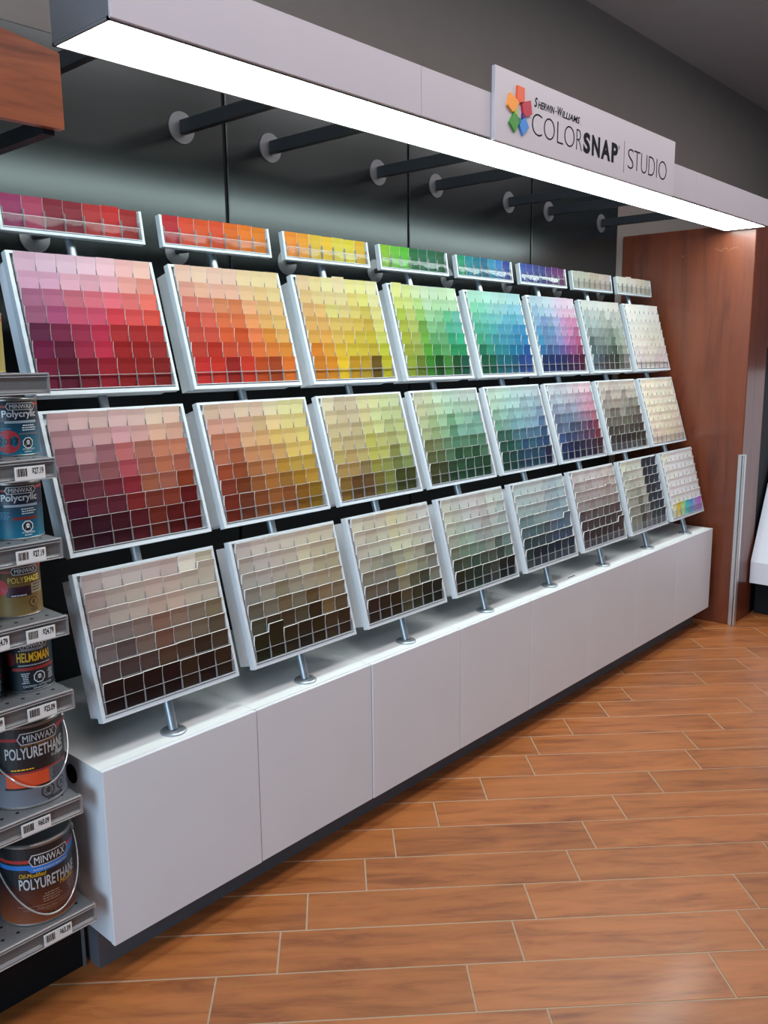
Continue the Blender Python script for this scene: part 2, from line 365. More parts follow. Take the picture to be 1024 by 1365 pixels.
# ================================================================== racks and cards
SKY = {}
ROWS = {  # x0, width, y_top, z_top, y_bottom, z_bottom
    'lower': (.081, .884, .306, 2.1475, .103, 1.3965), 'middle': (.123, .902, .614, 2.9625, .386, 2.2135),
    'upper': (.125, .887, .837, 3.7935, .621, 3.0435), 'header': (.145, .875, .932, 4.0945, .901, 3.9025)}
CARDS = {
 'upper': ["dbc dcd dcd ecd ecd ebb ecb/dac dac ebc dab ebc ea9 e98/b79 c79 d78 e78 f78 e77 f76/a68 b58 d57 d57 e45 e55 e54/635 835 a35 c35 b33 b33 b33/825 624 b35 d35 a22 a22 a33/824 523 823 a23 922 922 822",
  "ecb edb ecb ecb eda eda eda/ea9 eb9 eba eba ec9 ec8 ed9/e87 e87 e96 e85 fb8 eb7 fc8/d43 e65 e74 e74 fa6 eb6 ec7/d54 d54 e63 d52 f85 e93 eb6/c43 c32 d53 d53 e73 e83 e93/d33 d32 922 d32 c52 a42 e72",
  "eca ed9 eea edb ee9 ee9 eec/ec8 ed9 ed9 eda ed7 ee7 eeb/eb7 fc7 ee8 ed9 ed7 dc5 ee9/eb6 eb6 ec6 ec6 ec5 db4 ee8/eb5 fb5 ec6 ec4 dc4 dc3 de7/e82 ea3 ec3 dc3 dc3 cb3 cd3/d82 e92 fd2 c92 ca2 752 cc2",
  "ee9 de9 deb ded cec ceb dfd/de7 de8 be8 ced bea beb ceb/bd4 dd8 9d6 aeb 9d9 6d9 7dc/bc4 cd7 7b4 8da 8c8 5ca 6cb/bc3 bc6 7c4 6b8 7b7 3b8 3c9/ab3 ab5 5b3 4a5 6b6 2a6 2a6/9b3 783 392 153 493 153 065",
  "bed bed bfe cee bed bee bee/8eb 8ec 9ed 9dd 9de 8de 9df/7db 7dc 7dd 8dd 6ce 6cd 7ce/5ca 5cb 5cc 5bd 5bd 4ad 4ae/4b8 4ba 4ab 4ac 4ac 39c 39d/286 3a8 29a 29a 18b 18b 26b/164 164 178 178 168 249 35a",
  "bde cde cee dee edf edf eef/9ce ade bdf cdf ece ecd ecd/9ce 8ae 9bd bcf dae e9c e9c/6be 79c 6ad abe cad d9c c7a/4ad 79c 79c 9ae c8c c7b c69/38c 469 57b 66b 95a a59 946/136 137 237 236 425 526 513",
  "ded eee dee eee eee eed eee/bcc cdd cdd bcb dee ccc cdc/bcc bdd bcc bcb abb cdd ccc/9aa 9bb aaa 9aa 898 9b9 bcc/677 899 899 8a9 687 aba bcb/577 688 677 676 465 898 aba/578 556 445 444 343 676 989",
  "eee eed eee dee eee dde eed/eee eee ded eee eed eee eee/dee eee eed eee ded eee eed/eed eee eed ddd eed eed dee/eed eee eed eed ddc eed eed/ddd eed ddd eed eed ddd edd/ddd dcd ddc ddd dcc dcd ddd"],
 'middle': ["caa dbb cba dbb cbb dca dba/b89 c9a c99 d9a c99 da8 c98/967 b88 967 c66 a65 c75 c75/745 856 855 b45 954 b64 a54/623 734 723 923 953 954 831/413 623 523 822 732 832 611/312 312 312 512 621 511 511",
  "cb9 dba dca dba ddb dd9 dd9/d98 d98 da8 ca7 ec8 dc7 dc7/c75 c75 da7 da6 db5 db6 dc6/b64 a53 c85 c85 c95 db5 db5/a42 942 a63 b74 b82 b93 b93/832 731 952 a62 962 a71 b82/721 632 842 952 842 851 861",
  "ddb cb9 cba dd9 dd9 cd9 cda/dc9 cb8 cb9 dc8 cd9 bc8 bc8/cb8 cb8 ba8 cc7 cd8 ab7 bc7/cb7 ba7 ba8 bb4 bb6 aa6 bc7/ba5 b95 ba6 bb4 bb5 884 ab6/a84 a84 875 993 894 673 794/862 642 643 762 783 443 442",
  "ccb cda cec bdc bdc ccd bdd/cc9 bc9 bda adb 9ca aca aca/bc9 9b7 9c9 6a7 8c9 8ba 6a9/ab8 8a6 8b8 597 7ba 6a9 7ba/774 785 686 486 586 475 586/563 563 475 253 363 253 475/442 442 243 253 143 243 142",
  "bdc ced bed bdd bdd bdd ccd/bdb adc add add 9bc 9cd 9bc/8b9 8cb 8bb 8cc 9bb 8bc 79b/6a8 7a9 6ab 7bc 7ab 7ac 57a/365 365 478 479 579 479 358/254 154 266 258 267 258 247/143 144 145 247 145 146 114",
  "cdd ccd ccd ddd dcd edd ecd/abc acd bbc bbc bac dac d9b/89b 9ac 99b 9ac b9b c9a d8a/679 68a 68a 78a 979 979 b67/568 579 457 457 657 636 935/359 347 347 546 536 635 823/136 125 114 224 324 224 412",
  "ccb dcb cbb cbb ccb dcc dcb/bbb a99 bba bba a99 bba bba/998 a99 a98 a99 998 887 998/887 766 776 998 777 776 766/665 665 766 665 665 655 554/443 443 443 554 443 443 433/333 322 322 322 322 332 332",
  "ddc edc eec ddc edc eed ddc/edc ddb edc ddc eec edc edc/edb edc ddc edc ddb edc edc/ddb dcb edb edb dcb ddc edb/ddb dcb dcb ddb ddb dcb dcb/dcb ddb dcb cca dcb dcb dcb/cba dba cba dca cb9 cba cba"],
 'lower': ["a99 baa baa baa b99 ccb ba8/a88 a98 a98 b98 b98 a98 a98/988 a98 a98 a87 b98 a98 a98/766 766 766 854 865 765 764/655 544 654 743 654 654 543/433 433 433 532 432 322 432/211 211 211 211 321 211 321",
  "baa cba cba cba cba cb9 cba/a98 baa ba9 ba9 cb9 ba8 ba8/998 a99 a98 a98 ba8 a97 a97/877 887 875 887 987 986 986/654 665 753 665 642 864 765/443 432 532 443 321 752 543/221 221 321 222 321 432 322",
  "ccb cb9 cbb dc8 cca cba ccc/cba ba8 bbb cb8 cba cba bbb/baa bb9 bba cc9 cca bb9 bbb/a98 997 888 998 aa8 a98 776/776 876 777 a95 997 886 777/654 654 555 875 554 443 776/322 321 321 542 332 221 222",
  "ccb bbb ccc ccc cbb cdc ccc/cca bba ccc cbb baa bcb abb/bba aba abb abb a99 bbb 9aa/a98 8a8 9a9 999 999 9a9 9aa/776 686 687 687 887 566 688/443 453 354 454 554 343 465/322 232 233 333 444 222 112",
  "bcc bcc bcc ccc abb abc bcc/abb abb abb bbb 9ab 9ab 9bb/9aa 9aa 9aa aaa 89a 79a 9ab/688 688 799 899 79a 79a 789/567 467 466 555 567 468 567/344 344 344 345 346 346 345/233 123 123 123 123 234 123",
  "cbb ccc cbb ccc cbb dcb cbb/a99 baa b99 baa baa b99 ba9/a99 a99 a99 a99 a98 a88 998/988 888 977 888 877 876 877/544 655 544 655 544 644 544/433 433 433 433 333 433 433/322 322 322 322 322 322 422",
  "ddb ccb ccb ccb 223 223 224/aa9 bba bba cba 223 223 234/bba aa9 ba9 bb9 222 223 234/aa9 998 887 aa9 223 223 345/998 998 765 998 333 223 234/887 887 554 776 333 234 223/776 776 433 655 334 233 223",
  "edb edc ded dde dde dde edd/edc eec ded dee dde dde ede/edc edb ded dee dde dde ede/edd eec dec dee dde dde ede/edc edc ddc dee cde dde edd/edd edb dec ced dde dde ede/eba da3 9b8 4aa 58c 98b a6b"],
 'header': ["936 b46 823 823 b33 c22 922", "b23 d42 d52 d42 d61 e71 d71", "e82 e92 db3 eb2 dc4 dc3 da2", "8b2 6b3 5b2 164 164 164 153",
  "296 189 178 268 39b 37b 349", "35a 449 348 348 537 637 736", "bba bba bba ba9 ba9 cba baa", "ddc ddc dcc ddc dcb dcb ccb"]}
RACKHUE = {'upper': ['pink to red', 'orange and red', 'yellow', 'green', 'turquoise', 'blue and violet', 'cool grey', 'white'],
 'middle': ['dusty rose and maroon', 'terracotta and ochre', 'olive and khaki', 'sage and forest green', 'teal and navy', 'slate blue and plum', 'grey to black-brown', 'cream'],
 'lower': ['rosy taupe and brown', 'beige and brown', 'khaki and umber', 'grey-green', 'blue-grey', 'mauve-grey', 'greige and black', 'pastel'],
 'header': ['crimson', 'orange', 'yellow', 'green', 'blue-green', 'purple', 'beige', 'off-white']}
LIT = {'upper': (1.48, 1.53, 1.57, 1.60, 1.60, 1.60, 1.52), 'middle': (1.27, 1.22, 1.16, 1.12, 1.09, 1.07, 1.04), 'lower': (.78, .75, .72, .70, .69, .69, .69), 'header': (1.30,)}
LITK = (.90, .98, 1.01, 1.03, 1.03, 1.02, .98, .78)   # how brightly each place is lit, to turn the tones seen into card colours
LIFT = {('lower', 0, 1, 6): .04, ('upper', 2, 0, 3): .012, ('lower', 1, 6, 1): .05, ('lower', 4, 4, 6): .045, ('upper', 3, 0, 0): .01,
        ('lower', 5, 2, 5): .015, ('lower', 5, 6, 6): .05, ('header', 0, 0, 5): .008, ('header', 0, 0, 2): .004, ('header', 7, 0, 2): .01}
def colour_name(c):
    import colorsys
    r, g_, b = [int(ch, 16) / 15 for ch in c]; h, l, s_ = colorsys.rgb_to_hls(r, g_, b); h *= 360
    mx = max(r, g_, b); sat = (mx - min(r, g_, b)) / mx if mx else 0
    tone = 'very pale' if mx > .86 and sat < .22 else 'pale' if mx > .72 and sat < .42 else 'dark' if mx < .42 else 'muted' if sat < .35 else 'deep' if mx < .62 else 'bright' if sat > .62 else 'soft'
    if sat < .09: return ('charcoal' if mx < .3 else 'dark grey' if mx < .5 else 'grey' if mx < .78 else 'off-white')
    if h < 12 or h >= 345: n = 'red' if sat > .5 else ('brown' if mx < .5 else 'pink')
    elif h < 40: n = 'orange' if sat > .5 and mx > .6 else ('brown' if mx < .62 else 'beige')
    elif h < 68: n = 'yellow' if mx > .7 and sat > .3 else ('olive' if mx < .6 else 'cream')
    elif h < 160: n = 'green'
    elif h < 195: n = 'turquoise'
    elif h < 250: n = 'blue'
    elif h < 290: n = 'violet'
    else: n = 'pink' if mx > .75 else ('plum' if mx < .5 else 'magenta')
    return tone + ' ' + n
CW, CP = .1145, .1178              # card width and pitch
def card_mesh(name, h, th, curl):
    """a stack of cards: coloured front sheet, white paper behind; origin at the bottom centre, front towards -y"""
    m = MB(); zs = [0, h * .45, h * .8, h]; ys = [0, 0, -curl * .35, -curl]
    hw = CW / 2; n = len(zs); vs = []
    for z, y in zip(zs, ys): vs += [(-hw, y, z), (hw, y, z)]
    for z, y in zip(zs, ys): vs += [(-hw, y + th, z), (hw, y + th, z)]
    m.add(vs, [(2 * i, 2 * i + 1, 2 * i + 3, 2 * i + 2) for i in range(n - 1)], 0)
    o = 2 * n
    m.add(vs, [(o + 2 * i + 1, o + 2 * i, o + 2 * i + 2, o + 2 * i + 3) for i in range(n - 1)] +
          [(2 * i, 2 * i + 2, o + 2 * i + 2, o + 2 * i) for i in range(n - 1)] + [(2 * i + 3, 2 * i + 1, o + 2 * i + 1, o + 2 * i + 3) for i in range(n - 1)] +
          [(1, 0, o, o + 1), (2 * n - 2, 2 * n - 1, o + 2 * n - 1, o + 2 * n - 2)], 1)
    me = bpy.data.meshes.new(name)
    # weld the two copies
    me.from_pydata([Vector(v) * S for v in m.v], [], m.f); me.polygons.foreach_set('material_index', m.mi)
    bm = bmesh.new(); bm.from_mesh(me); bmesh.ops.remove_doubles(bm, verts=bm.verts, dist=1e-6); bmesh.ops.recalc_face_normals(bm, faces=bm.faces); bm.to_mesh(me); bm.free()
    me.materials.append(CARD); me.materials.append(PAPER); return me
RIM_L, RIM_B, RIM_T = .030, .030, .015
cards = []; card_me = {}; HDR = []
def rack_rows(L):
    if L < .4: return [(.024, .171)]                       # pocket floor, card height
    p = (L - RIM_B - RIM_T - .072) / 7
    return [(RIM_B + .003 + p * (6 - r), p + .068) for r in range(7)]
for tier, (x0, W, yt, zt, yb, zb) in ROWS.items():
    L = math.hypot(yt - yb, zt - zb); tilt = math.atan2(yt - yb, zt - zb); hd = tier == 'header'
    loc0 = (x0 + W / 2, yb, zb)
    t = local_thing('display_rack' if not hd else 'header_rack', '', 'display rack', loc0, None, (-tilt, 0, 0))
    hw = W / 2; fr = MB(); d1 = .045 if not hd else .04
    rl = .021 if not hd else .016; rr = .018 if not hd else .016; rb = .023 if not hd else .016; rt = RIM_T if not hd else .006
    fr.box(-hw, -hw + rl, 0, d1, 0, L); fr.box(hw - rr, hw, 0, d1, 0, L); fr.box(-hw + rl, hw - rr, 0, d1, 0, rb); fr.box(-hw + rl, hw - rr, 0.012 if hd else 0.0, d1, L - rt, L)
    fr.build('rim', RACKW, t)
    MB().box(-hw + rl, hw - rr, .030, d1, rb, L - rt).build('back_board', RACKW, t)
    if not hd:
        hs = MB(); a, b_, c_, d_ = -hw + .022, hw - .022, .018, L - .030
        hs.box(a, a + .012, d1, .165, c_, d_); hs.box(b_ - .012, b_, d1, .165, c_, d_); hs.box(a, b_, d1, .165, d_ - .012, d_); hs.box(a, b_, d1, .165, c_, c_ + .012)
        hs.box(a + .012, -.05, .15, .165, c_, d_); hs.box(.05, b_ - .012, .15, .165, c_, d_)
        hs.build('housing', HOUSEW, t)
    LIP = .070 if not hd else .066
    for (pf, ch) in rack_rows(L):
        le = MB(); y0 = .016 if (hd or pf < .05) else .028
        le.box(-hw + rl, hw - rr, y0 - .022, y0 - .019, pf - .002, pf + LIP, 0); le.box(-hw + rl, hw - rr, y0 - .022 if (hd or pf < .05) else .024, .03, pf - .005, pf - .001, 2)
        le.box(-hw + rl, hw - rr, y0 - .0235, y0 - .0185, pf + LIP - .0022, pf + LIP + .001, 1)
        le.build('card_pocket', [CLEAR, CLEARE, RACKW], t)
    dv = MB()
    sx = -hw + (.034 if not hd else .024)
    for (pf, ch) in rack_rows(L):
        for c in range(8):
            xx = sx + c * CP - (CP - CW) / 2 - .0012 if c else sx - .003
            y0 = .016 - .194 * (LIP + .045)
            dv.prism([(y0 + .004, pf + LIP - .03), (y0 - .001, pf + LIP + .034), (y0 + .016, pf + LIP + .034), (.03, pf), (.006, pf)], 0, xx, xx + .0022)
    dvo = dv.build('card_divider', CLEARE, t); tag(dvo, kind='stuff')
    for k in range(8):
        r = t if k == 0 else copy_tree(t, (loc0[0] + k, loc0[1], loc0[2]))
        side = 'nearest the cans' if k == 0 else ('at the far end' if k == 7 else f'{ordn(k)} from the cans')
        if hd: HDR.append(r)
        if hd: tag(r, f'narrow white header rack of {RACKHUE[tier][k]} colour cards, {side}', 'display rack', 'narrow header racks along the top')
        else: tag(r, f'white {tier}-tier rack of {RACKHUE[tier][k]} colour cards, {side}', 'display rack', f'racks of the {tier} tier')
        M = Matrix.Translation(Vector((loc0[0] + k, loc0[1], loc0[2]))) @ Matrix.Rotation(-tilt, 4, 'X')
        rows = CARDS[tier][k].split('/') if not hd else [CARDS[tier][k]]
        for ri, (pf, ch) in enumerate(rack_rows(L)):
            for c, cc in enumerate(rows[ri].split()):
                lift = LIFT.get((tier, k, ri, c), 0.0) + random.uniform(.0, .004) + (.009 if tier == 'upper' and ri == 0 else 0)
                a = R(11) if not hd else R(2)
                P = M @ Matrix.Translation(Vector((sx + CW / 2 + c * CP + random.uniform(-.0008, .0008), .018, pf))) @ Matrix.Rotation(a + random.uniform(-.006, .006), 4, 'X') @ Matrix.Rotation(random.uniform(-.006, .006), 4, 'Y') @ Matrix.Diagonal((1, 1, 1 + lift / ch, 1))
                tl = P @ Vector((-CW / 2, 0, ch)); tr = P @ Vector((CW / 2, 0, ch)); bl = P @ Vector((-CW / 2, 0, ch - .095))
                a1 = proj(*tl); a2 = proj(*tr); a3 = proj(*bl)
                ar = abs((a2[0] - a1[0]) * (a3[1] - a1[1]) - (a2[1] - a1[1]) * (a3[0] - a1[0]))
                if a2[0] < 4: ar = 0
                cards.append((ar, tier, k, ri, c, cc, P, ch))
cards.sort(key=lambda q: -q[0])
many = MB(); mcol = []
GRID = {(tier, k): [[[int(ch_, 16) / 15 for ch_ in cc_] for cc_ in row.split()] for row in txt.split('/')] for tier in CARDS for k, txt in enumerate(CARDS[tier])}
def smooth(tier, k, ri, c):
    g_ = GRID[(tier, k)]; own = g_[ri][c]
    def ycc(p): y_ = .3 * p[0] + .59 * p[1] + .11 * p[2]; return y_, [v_ - y_ for v_ in p]
    y0_, c0 = ycc(own); nb = []; ny = []
    for dr in (-1, 0, 1):
        for dc in (-1, 0, 1):
            if 0 <= ri + dr < len(g_) and 0 <= c + dc < 7:
                y1_, c1 = ycc(g_[ri + dr][c + dc]); nb.append(c1)
                if abs(y1_ - y0_) < .1: ny.append(y1_)
    sat = max(own) - min(own); wt = .8 if (tier == 'lower' and k == 7) else .25 if sat < .1 else .35 if sat < .2 else .5 if sat < .35 else .75
    cm = [sum(n_[i] for n_ in nb) / len(nb) for i in range(3)]; ym = sum(ny) / len(ny)
    yy = y0_ * .6 + ym * .4
    ds = {'upper': .93, 'middle': .81, 'lower': .74, 'header': .95}[tier] * (1.5 if tier == 'lower' and k == 7 else 1); yy *= {'upper': 1.0, 'middle': 1.0, 'lower': .94, 'header': 1.0}[tier]
    return [max(0.0, min(1.0, yy + ds * (wt * c0[i] + (1 - wt) * cm[i]))) for i in range(3)]
def shade(tier, k, ri, c):
    e_ = LIT[tier][ri] * (LITK[k] if tier != 'header' else 1.0)
    return [max(.004, min(.86, (v - .004) / (e_ * ct))) for v, ct in zip(lin(smooth(tier, k, ri, c)), {'upper': (.94, 1.03, 1.05), 'middle': (.97, 1.0, 1.03), 'lower': (1.03, .98, 1.0) if k < 7 else (1.08, .97, 1.02), 'header': (1, 1, 1)}[tier])]
for i, (ar, tier, k, ri, c, cc, P, ch) in enumerate(cards):
    key = (round(ch, 4),)
    if key not in card_me: card_me[key] = card_mesh('colour_card', ch, .010, .010)
    me = card_me[key]
    if i < 300:
        o = bpy.data.objects.new('colour_card', me); COL.objects.link(o)
        Q = P.copy(); Q.translation = P.translation * S; o.matrix_world = Q
        o.color = (*shade(tier, k, ri, c), 1)
        nm = {'upper': 'upper', 'middle': 'middle', 'lower': 'lower'}.get(tier)
        rown = 'top' if ri == 0 else 'bottom' if ri == 6 else ordn(ri)
        if nm: lab = f'{colour_name(cc)} card, {ordn(c)} in {rown} row of the {RACKHUE[tier][k]} {nm} rack'
        else: lab = f'{colour_name(cc)} colour card, {ordn(c)} along the {RACKHUE[tier][k]} header rack'
        tag(o, lab, 'colour card', f'colour cards in the {tier} racks')
    else:
        b0 = len(many.v)
        many.add([P @ (v.co / S) for v in me.vertices], [tuple(p.vertices) for p in me.polygons])
        many.mi[-len(me.polygons):] = [p.material_index for p in me.polygons]
        mcol += [shade(tier, k, ri, c)] * len(me.polygons)
mo = many.build('colour_cards', [CARDV, PAPER], None)
at = mo.data.color_attributes.new('card', 'FLOAT_COLOR', 'CORNER')
buf = []
for p, cl in zip(mo.data.polygons, mcol): buf += [*cl, 1.0] * p.loop_total
at.data.foreach_set('color', buf)
tag(mo, 'all the smaller colour cards in the racks farther along the display', 'colour cards', None, 'stuff')

# ================================================================== arms and canopy
def wall_arm(x, z, y1, hz, wx, parent, fr):
    """bar from the wall flange, a part of what it carries"""
    inv = (Matrix.LocRotScale(parent.location, parent.rotation_euler, None)).inverted()
    keep = parent['o']; b = MB().box(x - wx / 2, x + wx / 2, y1, 1.32, z - hz / 2, z + hz / 2, bev=.004).build('support_arm', ARMM, None)
    b.parent = parent; b.matrix_parent_inverse = inv
    f = MB().tube((x, 1.3345, z), (x, 1.327, z), fr, n=40).build('wall_flange', FLANGEM, None, True); f.parent = b
for k in range(8):
    wall_arm(k + .548, 3.945, 1.0, .035, .05, HDR[k], .095)
cx0, cx1, cy0, cy1, cz = .078, 8.12, -.345, .115, 4.597
can = thing('light_canopy', 'long white canopy with a glowing underside above the racks', 'canopy light', (4.1, -.1, cz))
for x in (-.35, .45, 1.635, 2.415, 3.60, 4.385, 5.565, 6.335, 7.51): wall_arm(x, 4.745, .1, .088, .05, can, .102)
m = MB(); m.box(cx0, cx1, cy0, cy1, cz + .014, 4.86)
m.box(cx0, cx1, cy0, cy0 + .012, cz, cz + .013); m.box(cx0, cx1, cy1 - .012, cy1, cz, cz + .013); m.box(cx0, cx0 + .012, cy0, cy1, cz, cz + .013); m.box(cx1 - .012, cx1, cy0, cy1, cz, cz + .013)
m.build('housing', CANOPYM, can)
js = [cx0, 2.09, 4.12, 6.1, cx1]
for i in range(4):
    MB().box(js[i] + (.012 if i == 0 else .005), js[i + 1] - (.012 if i == 3 else .005), cy0 + .013, cy1 - .013, cz + .003, cz + .012).build('diffuser', LIGHTP, can)
    MB().box(js[i] + .0015, js[i + 1] - .0015, cy0 - .018, cy0 - .001, cz + .004, 4.872, bev=.002).build('fascia_panel', FASCIAM, can)
# sign
SY = -.395
sg = thing('sign_board', 'white sign board with colour-chip logo and black lettering on the canopy', 'sign', (4.16, SY, 4.58))
MB().box(2.79, 5.53, SY, SY + .03, 4.582, 5.032, bev=.003).build('board', mat('sign_white', (.53, .505, .535), .5), sg)
def sign_text(name, body, x0, x1, z0, z1, shear=0, offset=0, m=INK, sp=1.0):
    vs, fs = text_geo(body, shear, offset, sp)
    q = MB(); q.add([(x0 + u * (x1 - x0), SY - .0015, z0 + v * (z1 - z0)) for u, v in vs], fs)
    return q.build(name, m, sg)
def capline(items, z0, sp=None):
    for body, x0, x1, h in items: sign_text('lettering', body, x0, x1, z0, z0 + h, .28, .022)
zb_ = 4.872
capline([('S', 3.250, 3.292, .062), ('HERWIN', 3.297, 3.515, .047), ('W', 3.553, 3.622, .062), ('ILLIAMS', 3.612, 3.868, .047)], zb_)
sign_text('lettering', '-', 3.523, 3.545, zb_ + .020, zb_ + .026, 0, .01)
sign_text('lettering', '.', 3.878, 3.886, zb_, zb_ + .007, 0, .01)
for ch, a, b_ in (('C', 3.225, 3.355), ('O', 3.378, 3.522), ('L', 3.556, 3.638), ('O', 3.654, 3.798), ('R', 3.826, 3.908)):
    sign_text('lettering', ch, a, b_, 4.694 + .0, 4.835, 0, -.022)
for ch, a, b_ in (('S', 3.928, 4.030), ('N', 4.056, 4.182), ('A', 4.200, 4.350), ('P', 4.368, 4.472)):
    sign_text('lettering', ch, a, b_, 4.690, 4.835, 0, .045)
sign_text('lettering', '®', 4.478, 4.502, 4.80, 4.83)
MB().box(4.577, 4.583, SY - .0015, SY, 4.643, 4.881).build('divider_line', mat('grey_ink', (.12, .12, .13), .5), sg)
for ch, a, b_ in (('S', 4.645, 4.745), ('T', 4.752, 4.862), ('U', 4.882, 4.992), ('D', 5.022, 5.140), ('I', 5.172, 5.184), ('O', 5.214, 5.372)):
    sign_text('lettering', ch, a, b_, 4.688, 4.838, 0, -.020)
def logo(name, pts, colr, d=.014):
    MB().prism(pts, 1, SY - d, SY).build(name, [mat(name + str(colr), rgb(*colr), .45)], sg)
logo('logo_chip', [(3.027, 4.957), (3.111, 4.956), (3.112, 4.872), (3.056, 4.858), (3.021, 4.867)], (222, 92, 50))
logo('logo_chip', [(2.941, 4.896), (3.019, 4.868), (3.050, 4.855), (3.015, 4.810), (2.975, 4.784), (2.913, 4.816)], (240, 150, 50), .0145)
logo('logo_chip', [(3.116, 4.874), (3.186, 4.895), (3.206, 4.811), (3.128, 4.782), (3.097, 4.801), (3.084, 4.856)], (178, 28, 52), .0145)
logo('logo_chip', [(2.991, 4.783), (3.038, 4.768), (3.050, 4.727), (3.005, 4.665), (2.939, 4.717)], (62, 142, 52))
logo('logo_chip', [(3.128, 4.778), (3.171, 4.721), (3.100, 4.662), (3.058, 4.717), (3.083, 4.757)], (56, 132, 205))
logo('logo_overlap', [(2.996, 4.803), (3.026, 4.820), (3.034, 4.772), (2.991, 4.786)], (160, 190, 40), .013)
logo('logo_overlap', [(3.040, 4.766), (3.085, 4.755), (3.056, 4.722)], (0, 110, 120), .013)
logo('logo_overlap', [(3.095, 4.800), (3.127, 4.781), (3.090, 4.764)], (70, 26, 110), .013)

# ================================================================== shelving unit at the left
GX0, GX1, GYF = -2.6, -.1, .045
go = thing('shelving_unit', 'black steel shelving unit with a cherry valance, left of the display', 'shelving', (-1.3, .6, 0))
MB().box(GX0, -.105, .93, .965, 0, 4.12).build('back_panel', BLACK, go)
MB().box(-.105, -.055, .88, .96, 0, 4.2).build('upright', BLACK, go)
MB().box(GX0, -.045, .27, .95, 0, .36).build('base_plinth', BLACK, go)
MB().box(-.043, -.028, .262, .30, 0.0, .37).build('foot_bracket', mat('foot_grey', (.13, .14, .15), .5), go)
v = MB(); v.prism([(GX0, 4.15), (-.107, 4.15), (-.107, 4.44), (-.40, 4.487), (-1.0, 4.60), (GX0, 4.75)], 1, -.27, -.23); v.build('valance', CHERRYH, go)
MB().box(-.18, -.13, -.23, .93, 4.13, 4.19).build('valance_arm', BLACK, go)
MB().prism([(-.23, 4.15), (-.12, 4.15), (.93, 4.02), (.93, 3.92), (.3, 4.0), (-.05, 4.10)], 0, -.62, -.59).build('valance_arm', BLACK, go)
MB().box(-1.9, -.55, .02, .12, 4.12, 4.17, bev=.01).build('light_batten', mat('batten_grey', (.35, .38, .38), .4), go)
ph = MB()
for i in range(14):
    for j in range(9):
        ph.box(-.13 - i * .09, -.124 - i * .09, .926, .931, 3.3 + j * .09, 3.306 + j * .09)
pho = ph.build('peg_hole', mat('hole_edge', (.06, .06, .06), .5), go); tag(pho, kind='stuff')

def flat_text(mb, body, x0, x1, z0, z1, y, shear=0, offset=0):
    vs, fs = text_geo(body, shear, offset); mb.add([(x0 + u * (x1 - x0), y, z0 + v * (z1 - z0)) for u, v in vs], fs)
TAGW = mat('price_tag_paper', (.72, .72, .70), .5)
SH = [(3.168, None, 'top', []), (2.783, 1, 'second', [('$27.19', -.293, -.151)]), (2.403, 1, 'third', [('$27.19', -.319, -.179)]),
      (2.026, 1, 'fourth', [('$24.79', -.304, -.164), ('$24.79', -.524, -.384)]), (1.652, 1, 'fifth', [('$25.09', -.330, -.188), ('$25.09', -.58, -.44)]),
      (1.098, 1, 'sixth', [('$60.09', -.408, -.263)]), (.512, 1, 'lowest', [('$63.39', -.362, -.218)])]
for zi, _, nm, tags in SH:
    yf = GYF if nm != 'lowest' else .012
    x1 = GX1 if nm != 'lowest' else -.088
    s_ = thing('gondola_shelf', f'grey metal shelf with price rail, {nm} from the top of the shelving unit' if nm != 'lowest' else 'lowest grey perforated metal shelf, just above the black plinth', 'shelf', (-1.3, .5, zi), 'shelves of the shelving unit')
    MB().box(GX0, x1, yf + .012, .925, zi - .03, zi - .0005, bev=.002).build('deck', SHELFM, s_)
    hole = MB()
    for i in range(12):
        for j in range(2):
            hx = x1 - .06 - i * .075 - j * .037; hy = yf + .075 + j * .10
            hole.tube((hx, hy, zi - .001), (hx, hy, zi + .0006), .009, n=10)
    tag(hole.build('perforation', BLACK, s_), kind='stuff')
    rl = MB()
    y = yf
    prof = [(y + .012, zi), (y, zi), (y - .002, zi - .008), (y + .004, zi - .012), (y + .0, zi - .017), (y + .006, zi - .022), (y + .010, zi - .030), (y + .010, zi - .072),
            (y + .002, zi - .078), (y - .004, zi - .083), (y - .004, zi - .092), (y + .012, zi - .092)]
    rl.prism(prof, 0, GX0, x1); rl.build('price_rail', RAILM, s_)
    MB().prism([(y + .02, zi + .001), (y - .004, zi + .001), (y - .006, zi - .094), (y + .02, zi - .094)], 0, x1 - .001, x1 + .005).build('rail_end', ALU, s_)
    rd = MB(); rd.box(GX0, x1, y - .0035, y + .003, zi - .004, zi + .0015); rd.box(GX0, x1, y - .002, y + .003, zi - .0165, zi - .0135); rd.box(GX0, x1, y - .006, y, zi - .094, zi - .089)
    rd.build('rail_edge', mat('rail_edge_shine', (.6, .6, .6), .25, metal=.3), s_)  # light grey paints the shine along the rail ridges
    for price, a, b_ in tags:
        y2 = y - .004
        tg = MB().box(a, b_, y2 - .002, y2 + .001, zi - .090, zi - .028).build('price_tag', TAGW, s_)
        bc = MB(); random.seed(len(price) + int(zi * 100)); xx = a + .010; W_ = b_ - a
        while xx < a + W_ * .40:
            wv = random.choice((.0016, .003, .0045)); bc.box(xx, xx + wv, y2 - .003, y2 - .0015, zi - .072, zi - .036); xx += wv + random.choice((.002, .0035))
        bc.build('barcode', INK, tg)
        pt = MB(); flat_text(pt, price, a + W_ * .56, b_ - .008, zi - .070, zi - .036, y2 - .0026, 0, .03); pt.build('price_print', INK, tg)

